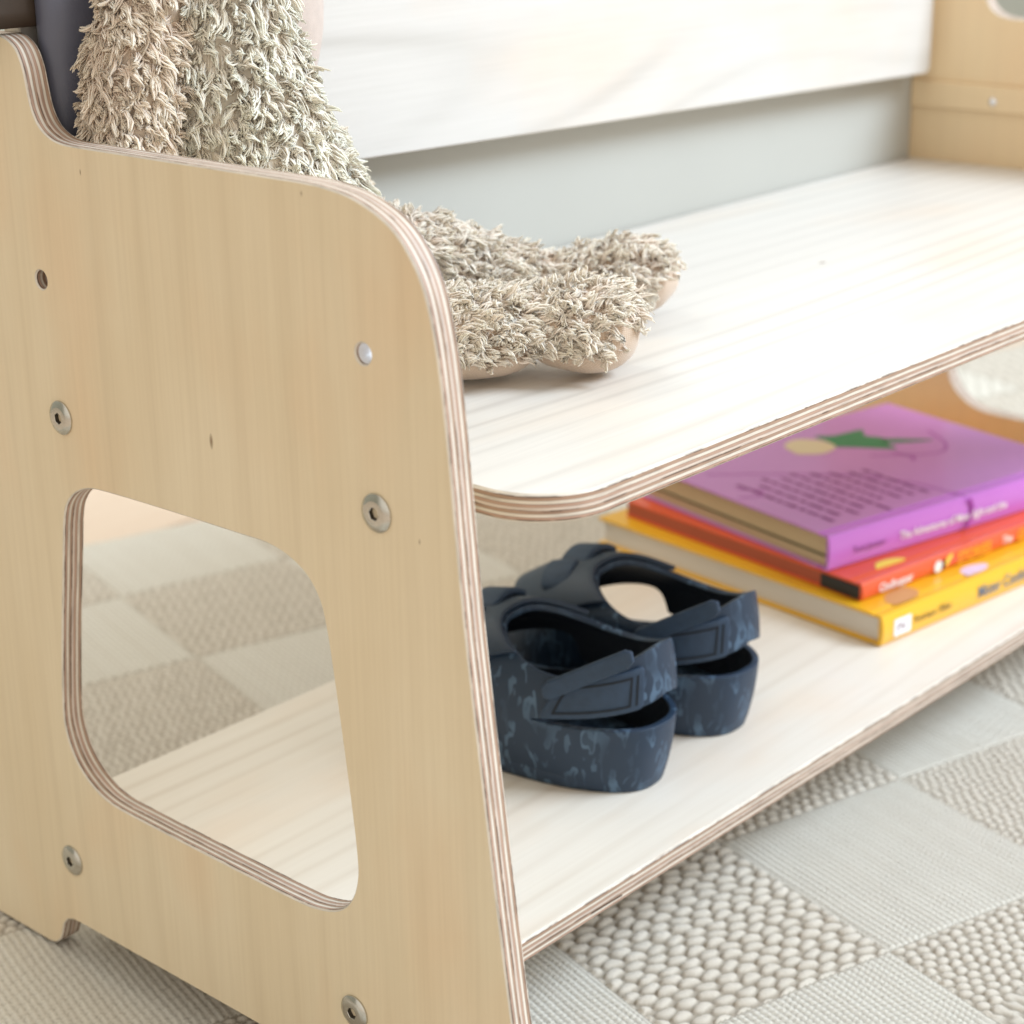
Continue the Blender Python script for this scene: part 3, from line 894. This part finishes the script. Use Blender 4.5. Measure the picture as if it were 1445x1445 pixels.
def patch(name, parent, mat, ph0, ph1, vf0, vf1, off, th, nu=28, nv=6, cr=.25, bev=.0007):
    """raised strip following the shell between angles ph0..ph1 and v functions"""
    V = []
    for layer in (0, 1):
        for i in range(nu + 1):
            u = i / nu; ph = ph0 + (ph1 - ph0) * u
            a, b = vf0(ph), vf1(ph)
            # rounded ends
            e = min(u, 1 - u) / .06
            sq = 1 - (0 if e >= 1 else cr * (1 - math.sqrt(max(0, 1 - (1 - e) ** 2))))
            mid = (a + b) / 2; h = (b - a) / 2 * sq
            for j in range(nv + 1):
                v = mid + h * (2 * j / nv - 1)
                V.append(shell(ph, min(.999, v), off + th * layer))
    F = []
    W = nv + 1; n1 = (nu + 1) * W
    for i in range(nu):
        for j in range(nv):
            a = i * W + j
            F.append((a, a + 1, a + W + 1, a + W)); F.append((n1 + a, n1 + a + W, n1 + a + W + 1, n1 + a + 1))
        a = i * W; F.append((a, a + W, n1 + a + W, n1 + a))
        a = i * W + nv; F.append((a, n1 + a, n1 + a + W, a + W))
    for j in range(nv):
        a = j; F.append((a, n1 + a, n1 + a + 1, a + 1))
        a = nu * W + j; F.append((a, a + 1, n1 + a + 1, n1 + a))
    o = mesh_obj(name, V, F, mat, parent)
    b = o.modifiers.new('bev', 'BEVEL'); b.width = bev; b.segments = 2; b.limit_method = 'ANGLE'; b.angle_limit = math.radians(45)
    return o

def slab(name, parent, mat, Mx, sx, sy, sz, bend=0.0, r=.0025, seg=14, bev=.0008):
    """rounded-corner thin pad, bent along x"""
    ol = round_poly([(-sx / 2, -sy / 2, r), (sx / 2, -sy / 2, r), (sx / 2, sy / 2, r), (-sx / 2, sy / 2, r)], 5)
    bm = bmesh.new()
    nx = seg
    V = {}
    xs = [-sx / 2 + sx * i / nx for i in range(nx + 1)]
    def half(x):
        d = sx / 2 - abs(x)
        return sy / 2 if d >= r else sy / 2 - (r - math.sqrt(max(0, r * r - (r - d) ** 2)))
    rows = []
    for x in xs:
        h = half(x); row = []
        for s, zz in ((-1, 0), (1, 0), (1, sz), (-1, sz)):
            z = zz - bend * (x / (sx / 2)) ** 2
            row.append(bm.verts.new((x, s * h, z)))
        rows.append(row)
    for a, b in zip(rows[:-1], rows[1:]):
        for k in range(4):
            bm.faces.new((a[k], a[(k + 1) % 4], b[(k + 1) % 4], b[k]))
    bm.faces.new(rows[0][::-1]); bm.faces.new(rows[-1])
    bmesh.ops.recalc_face_normals(bm, faces=bm.faces)
    bm.transform(Mx)
    me = bpy.data.meshes.new(name); bm.to_mesh(me); bm.free(); me.materials.append(mat)
    for p in me.polygons: p.use_smooth = True
    o = link(bpy.data.objects.new(name, me), parent)
    b = o.modifiers.new('bev', 'BEVEL'); b.width = bev; b.segments = 3; b.limit_method = 'ANGLE'; b.angle_limit = math.radians(40)
    return o

def make_sandal(loc, rotz, label, window):
    t = thing('sandal', label, 'sandal', loc, rotz, 'pair of navy camouflage sandals')
    t.scale = (1.11, 1.08, 1.05)
    NP = 144
    n1, n2, n3 = 12, 3, 14
    V = []; F = []
    phs = [2 * PI * i / NP for i in range(NP)]
    for ph in phs:
        s = slit(ph)
        if s is None:
            z0 = z1 = .0370
            v0 = v_of_z(ph, z0); v1 = v0 + .012
        else:
            v0 = v_of_z(ph, s[0]); v1 = v_of_z(ph, s[1])
            if v1 - v0 < .012: v1 = v0 + .012
        vs = [v0 * k / n1 for k in range(n1 + 1)] + [v1 + (1 - v1) * k / n3 for k in range(n3 + 1)]
        for v in vs:
            V.append(shell(ph, v))
    W = n1 + n3 + 2
    for i in range(NP):
        j = (i + 1) % NP
        pm = (i + .5) * 2 * PI / NP
        for k in range(W - 1):
            if k == n1 and slit(pm) is not None:
                continue
            F.append((i * W + k, j * W + k, j * W + k + 1, i * W + k + 1))
    o = mesh_obj('upper', V, F, [M_camo, M_navy_in], t)
    m = o.modifiers.new('solid', 'SOLIDIFY'); m.thickness = .0034; m.offset = -1; m.material_offset = 1; m.material_offset_rim = 0
    b = o.modifiers.new('bev', 'BEVEL'); b.width = .0011; b.segments = 3; b.limit_method = 'ANGLE'; b.angle_limit = math.radians(50)
    # outsole / footbed
    V = []; F = []
    lv = [(.80, 0.0), (.87, .0), (.90, .0020), (.91, .005), (.90, .012), (.60, .0125), (.2, .0125)]
    cen = np.array([0, .085, 0])
    for (k, z) in lv:
        for ph in phs:
            p = cen + (Bpt(ph) - cen) * k; p[2] = z
            V.append(p)
    for a in range(len(lv) - 1):
        for i in range(NP):
            j = (i + 1) % NP
            F.append((a * NP + i, a * NP + j, (a + 1) * NP + j, (a + 1) * NP + i))
    F.append(tuple((len(lv) - 1) * NP + i for i in range(NP))); F.append(tuple(range(NP))[::-1])
    mesh_obj('sole', V, F, M_camo, t)
    R = math.radians
    # heel strap with hook-and-loop overlay on the camera side (negative angles)
    zl = lambda ph: slit(ph)[1] + .0008
    vz = lambda f: (lambda ph: v_of_z(ph, min(zl(ph) + .0215 * f, Rpt(ph)[2] - .0015)))
    st = patch('heel_strap', t, M_hook, R(-72), R(-20), vz(0), vz(1), .0004, .0026, cr=.18)
    for a0, a1, f0, f1 in ((-67, -28, .14, .19), (-67, -28, .80, .85)):
        patch('stitching', st, M_stitch, R(a0), R(a1), vz(f0), vz(f1), .0029, .0005, nv=1, cr=0, bev=.00005)
    for a0, a1 in ((-67, -65.8), (-29.2, -28), (-25.2, -24.0)):
        patch('stitching', st, M_stitch, R(a0), R(a1), vz(.14), vz(.85), .0029, .0005, nu=3, cr=0, bev=.00005)
    # free end of the strap standing a little above the rim
    def ang_mat(ph, v, off, roll, dx=0, dz=0, tilt=0):
        p = shell(ph, v, off)
        tg = shell(ph + .01, v) - shell(ph - .01, v); tg /= np.linalg.norm(tg)
        up = np.array([0, 0, 1.]); nn = np.cross(tg, up); nn /= np.linalg.norm(nn)
        Mx = Matrix((( tg[0], up[0], nn[0], p[0]), (tg[1], up[1], nn[1], p[1]), (tg[2], up[2], nn[2], p[2] + dz), (0, 0, 0, 1)))
        return Mx @ Matrix.Rotation(roll, 4, 'Z') @ Matrix.Rotation(tilt, 4, 'X')
    slab('strap_end', t, M_hook, ang_mat(R(-58), .93, .0020, R(12), dz=.0035), .048, .0105, .0032, bend=0, bev=.001)
    # instep band over the front of the opening, with its velcro tab on top
    ib = patch('instep_band', t, M_navy, R(118), R(242), lambda ph: .60 if True else 0, lambda ph: .995, .0006, .0030, nu=40, nv=10, cr=0)
    p = shell(R(168), .86, .005)
    Mx = Matrix.Translation(Vector(p)) @ Matrix.Rotation(R(6), 4, 'Z') @ Matrix.Rotation(R(-10), 4, 'X') @ Matrix.Rotation(R(6), 4, 'Y')
    slab('strap_tab', t, M_hook, Mx,     .034, .017, .0038, bend=.006, r=.003, bev=.0012)
    p = shell(R(205), .84, .003)
    Mx = Matrix.Translation(Vector(p)) @ Matrix.Rotation(R(14), 4, 'Z') @ Matrix.Rotation(R(-12), 4, 'X') @ Matrix.Rotation(R(-26), 4, 'Y')
    slab('strap_tab', t, M_hook, Mx, .022, .017, .0032, bend=.003, r=.003, bev=.001)
    return t
make_sandal((.2450, .5665, SHELF + .0003), math.radians(4), 'navy camouflage foam sandal nearer the bench side panel, heel strap fastened', False)
make_sandal((.3270, .5715, SHELF + .0003), math.radians(2), 'navy camouflage foam sandal nearer the book stack, partly hidden by its twin', True)

# ------------------------------------------------------------------ BOOKS
def box_mesh(x0, x1, y0, y1, z0, z1):
    V = [(x0, y0, z0), (x1, y0, z0), (x1, y1, z0), (x0, y1, z0), (x0, y0, z1), (x1, y0, z1), (x1, y1, z1), (x0, y1, z1)]
    F = [(0, 3, 2, 1), (4, 5, 6, 7), (0, 1, 5, 4), (1, 2, 6, 5), (2, 3, 7, 6), (3, 0, 4, 7)]
    return V, F
def rbox(name, parent, mat, x0, x1, y0, y1, z0, z1, bev=.0005, seg=2):
    V, F = box_mesh(x0, x1, y0, y1, z0, z1)
    o = mesh_obj(name, V, F, mat, parent, False)
    if bev:
        b = o.modifiers.new('bev', 'BEVEL'); b.width = bev; b.segments = seg
    return o
def text_mesh(body, size, mat, parent, Mx, name='lettering', bold=0.0):
    cu_ = bpy.data.curves.new(name, 'FONT')
    cu_.body = body; cu_.size = size; cu_.extrude = .00005; cu_.offset = bold
    cu_.resolution_u = 3
    tmp = bpy.data.objects.new(name, cu_)
    COL.objects.link(tmp)
    dg = bpy.context.evaluated_depsgraph_get()
    me = bpy.data.meshes.new_from_object(tmp.evaluated_get(dg))
    me.name = name
    bpy.data.objects.remove(tmp)
    me.transform(Mx)
    me.materials.clear(); me.materials.append(mat)
    o = bpy.data.objects.new(name, me)
    return link(o, parent)

def pages_mat(name, c, d):
    T = NT(name)
    f = T.noise(T.coord(scale=(3, 3, 2600)), 1.0, 2)
    T.color(T.mix(f, c, d))
    T.set(Roughness=.85)
    T.bump(f, .3, .0003)
    return T.m
def cover_mat(name, c, var=.06, rough=.3, c2=None):
    T = NT(name)
    f = T.noise(T.coord(), 11, 2)
    T.color(T.mix(f, c, c2 or tuple(x * (1 - var) for x in c)))
    T.set(Roughness=rough)
    T.b.inputs['Coat Weight'].default_value = .3
    T.b.inputs['Coat Roughness'].default_value = .15
    T.bump(T.noise(T.coord(), 900, 2), .04, .0003)
    return T.m

def book(label, loc, rot, L, W, H, cov, pages, name='book', ct=.0022, over=.003, round_spine=.003):
    """spine along local x at y=0 (facing -y), page block towards +y; origin = bottom near corner"""
    t = thing(name, label, 'book', loc, rot, None)
    n = 8
    prof = []
    # spine profile: gently rounded
    for i in range(n + 1):
        a = i / n
        z = ct * .2 + (H - ct * .4) * a
        y = -round_spine * (1 - (2 * a - 1) ** 2) * 0.6
        prof.append((y, z))
    outer = [(W, 0)] + [(0.0035, 0), (.001, .0003)] + prof + [(.001, H - .0003), (.0035, H), (W, H)]
    # groove near spine on both boards
    top = [(W, H), (.0095, H), (.0075, H - .0007), (.0055, H - .0007), (.0035, H)]
    bot = [(.0035, 0), (.0055, .0007), (.0075, .0007), (.0095, 0), (W, 0)]
    path = bot[::-1] + prof + top[::-1]
    inner = []
    for (y, z) in path:
        inner.append((max(y, 0) + (ct if y < .003 else 0) if y < .003 else y, min(max(z, ct), H - ct)))
    V = []; F = []
    m = len(path)
    for x in (0, L):
        V += [(x, y, z) for y, z in path] + [(x, y, z) for y, z in inner]
    for i in range(m - 1):
        F.append((i, i + 1, 2 * m + i + 1, 2 * m + i))
        F.append((m + i + 1, m + i, 3 * m + i, 3 * m + i + 1))
        F.append((i + 1, i, m + i, m + i + 1))
        F.append((2 * m + i, 2 * m + i + 1, 3 * m + i + 1, 3 * m + i))
    for i in (0, m - 1):
        F.append((i, 2 * m + i, 3 * m + i, m + i) if i == 0 else (2 * m + i, i, m + i, 3 * m + i))
    c = mesh_obj('cover', V, F, cov, t, False)
    b = c.modifiers.new('bev', 'BEVEL'); b.width = .0005; b.segments = 2; b.limit_method = 'ANGLE'; b.angle_limit = math.radians(35)
    rbox('page_block', t, pages, over, L - over, ct + .0006, W - over, ct, H - ct, bev=0)
    return t, c
# spine transform: local text plane (x along spine, y up) facing -y
def spine_M(x, y, z):
    return Matrix.Translation((x, y, z)) @ Matrix.Rotation(PI / 2, 4, 'X')

# yellow book
C_y = cover_mat('yellow_cover', (.86, .47, .018), .10, .32)
P_w = pages_mat('white_pages', (.80, .75, .67), (.62, .56, .48))
yb, yc = book('thick yellow hardback at the bottom of the book stack', (.4770, .5785, SHELF + .0004), math.radians(-7), .305, .2520, .0205, C_y, P_w)
M_gray_t = plain('grey_print', (.16, .19, .24), .5)
M_dark_t = plain('brown_print', (.16, .10, .03), .5)
M_white_t = plain('white_print', (.85, .82, .80), .5)
M_label = plain('white_sticker', (.80, .80, .82), .5)
M_lt = plain('sticker_print', (.25, .12, .14), .6)
zc = .00125
def spine_text(bk, body, size, x, z, mat, y=-.0023, sx=1.0, bold=0.0):
    return text_mesh(body, size, mat, bk, spine_M(x, y, z) @ Matrix.Diagonal((sx, 1, 1, 1)), bold=bold)
rbox('sticker', yb, M_label, .0105, .0270, -.0022, -.0017, .0042, .0155, bev=.0001)
spine_text(yb, 'PV', .0085, .0130, .0065, M_lt, y=-.00228)
spine_text(yb, 'Pommaux / Blake', .0072, .0300, .0080, M_dark_t, sx=.75)
spine_text(yb, 'Mister Cookie', .0120, .0960, .0062, M_gray_t, sx=.80, bold=.0001)

# red book
C_r = cover_mat('red_orange_cover', (.80, .105, .028), .10, .30)
P_b = pages_mat('red_brown_page_edge', (.50, .12, .06), (.36, .09, .05))
rz = SHELF + .0213
rb, rc = book('thin red-orange book in the middle of the stack', (.4885, .6010, rz), math.radians(-8.5), .262, .215, .0120, C_r, P_b, ct=.0018, over=.0006)
M_blk = plain('black_page_end', (.020, .019, .018), .5, var=.3)
rbox('dark_tab', rb, M_blk, -.0006, .0008, .0010, .0330, .0010, .0095, bev=.0002)
spine_text(rb, 'Clodhopper', .0078, .0150, .0030, M_white_t, sx=.85, bold=.00015)
M_or = plain('orange_print', (.90, .36, .02), .5)
M_ylw = plain('yellow_print', (.88, .68, .08), .5)
spine_text(rb, 'STORIES', .0105, .0930, .0022, M_or, sx=.90, bold=.0003)
spine_text(rb, 'The', .0075, .1400, .0038, M_white_t, sx=.90, bold=.0001)
spine_text(rb, 'GIANT', .0105, .1560, .0022, M_or, sx=.90, bold=.0003)
def blob(name, parent, mat, pts, Mx, th=.0002, sub=4):
    L = smooth_line(pts + [pts[0]], sub)[:-1] if sub > 1 else pts
    n = len(L)
    V = [(x, y, 0) for x, y in L] + [(x, y, th) for x, y in L]
    V = [tuple(Mx @ Vector(v)) for v in V]
    F = [tuple(range(n, 2 * n)), tuple(range(n))[::-1]] + [(i, (i + 1) % n, n + (i + 1) % n, n + i) for i in range(n)]
    return mesh_obj(name, V, F, mat, parent, False)
SM = spine_M(.0, -.0023, .0)
blob('spine_drawing', rb, M_white_t, [(.0700, .0020), (.0745, .0018), (.0765, .0045), (.0755, .0085), (.0715, .0090), (.0690, .0060)], SM)
blob('spine_drawing', rb, M_ylw, [(.0800, .0040), (.0825, .0045), (.0870, .0100), (.0850, .0108), (.0815, .0085)], SM)
blob('spine_drawing', rb, M_blk, [(.0768, .0020), (.0788, .0022), (.0795, .0080), (.0782, .0085), (.0770, .0060)], SM)
TopR = Matrix.Translation((0, 0, .01205))
blob('cover_drawing', rb, M_ylw, [(.026, .010), (.050, .0085), (.054, .0115), (.046, .0165), (.034, .0170)], TopR)
TopY = Matrix.Translation((0, 0, .02053))
M_lil = plain('lilac_print', (.72, .58, .74), .5)
M_tan = plain('tan_print', (.60, .30, .12), .5)
blob('cover_drawing', yb, M_tan, [(.022, .0060), (.040, .0055), (.050, .0110), (.048, .0210), (.030, .0210), (.020, .0120)], TopY)
blob('cover_drawing', yb, M_lil, [(.094, .0050), (.112, .0045), (.120, .0100), (.108, .0155), (.096, .0130)], TopY)

# purple book
C_p = cover_mat('purple_cover', (.52, .21, .50), .08, .40, c2=(.49, .19, .50))
C_p2 = cover_mat('bright_purple_spine', (.56, .17, .62), .08, .26)
P_t = pages_mat('tan_pages', (.62, .47, .28), (.48, .35, .20))
pz = rz + .0122
pb, pc = book('thick purple hardback with a green leaf drawing, topmost of the stack', (.4920, .6285, pz), math.radians(-12.6), .243, .1850, .0240, C_p, P_t, ct=.0016)
pc.data.materials.append(C_p2)
for p in pc.data.polygons:
    if p.center.y < .0105: p.material_index = 1
M_line = plain('dark_green_gap', (.10, .09, .04), .8)
rbox('gutter_line', pb, M_line, .0022, .0031, .0040, .180, .0082, .0094, bev=0)
M_mag = plain('magenta_print', (.30, .03, .30), .5)
M_txt = plain('dark_purple_print', (.23, .055, .20), .6)
M_grn = plain('green_print', (.035, .20, .085), .5)
M_pal = plain('pale_yellow_print', (.64, .52, .33), .5)
spine_text(pb, 'Tore Jansson', .0062, .0200, .0085, M_txt, y=-.0026, sx=.9)
spine_text(pb, 'The Adventures of Moonlight and the', .0078, .0620, .0082, M_white_t, y=-.0028, sx=.86, bold=.00012)
TP = Matrix.Translation((0, 0, .02405))
# leaf drawing and petals
blob('cover_drawing', pb, M_grn, [(0.134, 0.129), (0.146, 0.118), (0.164, 0.100), (0.168, 0.112), (0.175, 0.124), (0.169, 0.136), (0.178, 0.147), (0.165, 0.149), (0.151, 0.150), (0.139, 0.157), (0.138, 0.142)], TP)
blob('cover_drawing', pb, M_grn, [(0.168, 0.114), (0.184, 0.104), (0.200, 0.098), (0.188, 0.110), (0.174, 0.122)], TP)
blob('cover_drawing', pb, M_pal, [(0.100, 0.134), (0.116, 0.124), (0.134, 0.130), (0.136, 0.146), (0.124, 0.160), (0.106, 0.154)], TP)
def ink_line(parent, pts, w, mat, Mx, name='cover_line'):
    L = [Vector(p) for p in smooth_line(pts, 8)]
    V = []; F = []
    for i, p in enumerate(L):
        d = (L[min(i + 1, len(L) - 1)] - L[max(i - 1, 0)]).normalized()
        nn = Vector((-d.y, d.x)) * w / 2
        for q in (p + nn, p - nn):
            V.append(tuple(Mx @ Vector((q.x, q.y, 0))))
    for i in range(len(L) - 1):
        F.append((2 * i, 2 * i + 1, 2 * i + 3, 2 * i + 2))
    return mesh_obj(name, V, F, mat, parent, False)
TL = Matrix.Translation((0, 0, .0241))
ink_line(pb, [(0.156, 0.096), (0.160, 0.081), (0.154, 0.074)], .0022, M_mag, TL)
ink_line(pb, [(.020, .140), (.060, .110), (.100, .074), (.118, .040), (.122, .016), (.126, .0)], .0016, M_mag, TL)
ink_line(pb, [(0.138, 0.100), (0.178, 0.076), (0.200, 0.086), (0.214, 0.116)], .0018, M_mag, TL)
ink_line(pb, [(.005, .090), (.018, .084), (.026, .092), (.016, .104)], .0018, M_mag, TL)
SP = spine_M(0, -.0029, 0)
ink_line(pb, [(.1265, .0225), (.1300, .0160), (.1285, .0090), (.1250, .0020)], .0030, M_mag, SP, 'spine_line')
# blurb: rows of small illegible words across the cover
rg = np.random.default_rng(3)
V = []; F = []
for r in range(9):
    x = .022 + r * .0112
    y = .112 - rg.random() * .016 - (0 if r < 6 else .02)
    yend = .020 + rg.random() * .010
    while y > yend:
        w = .0035 + rg.random() * .0110
        k = 7
        b0 = len(V)
        for i in range(k):
            u = i / (k - 1)
            hw = (.0014 + .0011 * rg.random())
            V.append((x - hw + .0008 * rg.normal() * .3, y - w * u, .02412)); V.append((x + hw, y - w * u, .02412))
        for i in range(k - 1):
            F.append((b0 + 2 * i, b0 + 2 * i + 1, b0 + 2 * i + 3, b0 + 2 * i + 2))
        y -= w + .0022
mesh_obj('blurb_text', V, F, M_txt, pb, False)

# ------------------------------------------------------------------ LIGHT
w = bpy.data.worlds.new('World'); sc.world = w
w.use_nodes = True
bg = w.node_tree.nodes['Background']
bg.inputs[0].default_value = (1.0, .945, .845, 1)
# ambient fill shaped to come brighter from front-left than from behind the bench
wt = w.node_tree
wc = wt.nodes.new('ShaderNodeTexCoord')
wd = wt.nodes.new('ShaderNodeVectorMath'); wd.operation = 'DOT_PRODUCT'
wd.inputs[1].default_value = (-.62, -.68, .40)
wm_ = wt.nodes.new('ShaderNodeMapRange')
wm_.inputs['From Min'].default_value = -.6; wm_.inputs['From Max'].default_value = .9
wm_.inputs['To Min'].default_value = .44; wm_.inputs['To Max'].default_value = 1.08
wt.links.new(wc.outputs['Generated'], wd.inputs[0])
wt.links.new(wd.outputs['Value'], wm_.inputs[0])
wt.links.new(wm_.outputs[0], bg.inputs[1])
wm_.inputs['To Max'].default_value = 1.13

def area(name, loc, target, size, power, col, sizey=None):
    l = bpy.data.lights.new(name, 'AREA')
    l.energy = power; l.color = col; l.size = size
    if sizey: l.shape = 'RECTANGLE'; l.size_y = sizey
    o = bpy.data.objects.new(name, l)
    COL.objects.link(o)
    o.location = loc
    d = Vector(target) - Vector(loc)
    o.rotation_euler = d.to_track_quat('-Z', 'Y').to_euler()
    return o
area('window_light', (1.9, -1.55, 2.65), (.35, .6, .2), 1.7, 192, (.70, .845, 1.0), 1.5)
area('added_rear_fill', (.30, 1.80, 1.60), (.32, 1.15, 0), .9, 17, (1.0, .97, .88))  # unseen fill added to brighten the rug behind the bench

# ------------------------------------------------------------------ CAMERA
cam = bpy.data.cameras.new('camera')
co = bpy.data.objects.new('camera', cam)
COL.objects.link(co)
cam.sensor_width = 36; cam.sensor_fit = 'HORIZONTAL'
cam.lens = 68.94
Mc = Matrix(((.6661, .2607, -.6988, -.5), (-.7457, .2117, -.6317, 0), (-.0168, .9419, .3355, .5547), (0, 0, 0, 1)))
q = Mc.to_quaternion(); q.normalize()
co.rotation_mode = 'QUATERNION'
co.rotation_quaternion = q
co.location = (-.5, 0, .5547)
cam.clip_start = .01; cam.clip_end = 100
cam.dof.use_dof = True
cam.dof.focus_distance = .86
cam.dof.aperture_fstop = 8.5
sc.camera = co

sc.render.engine = 'CYCLES'
sc.view_settings.view_transform = 'Standard'
sc.view_settings.look = 'None'
sc.view_settings.exposure = 0
sc.cycles.use_denoising = True
sc.cycles.max_bounces = 8
sc.cycles.diffuse_bounces = 8
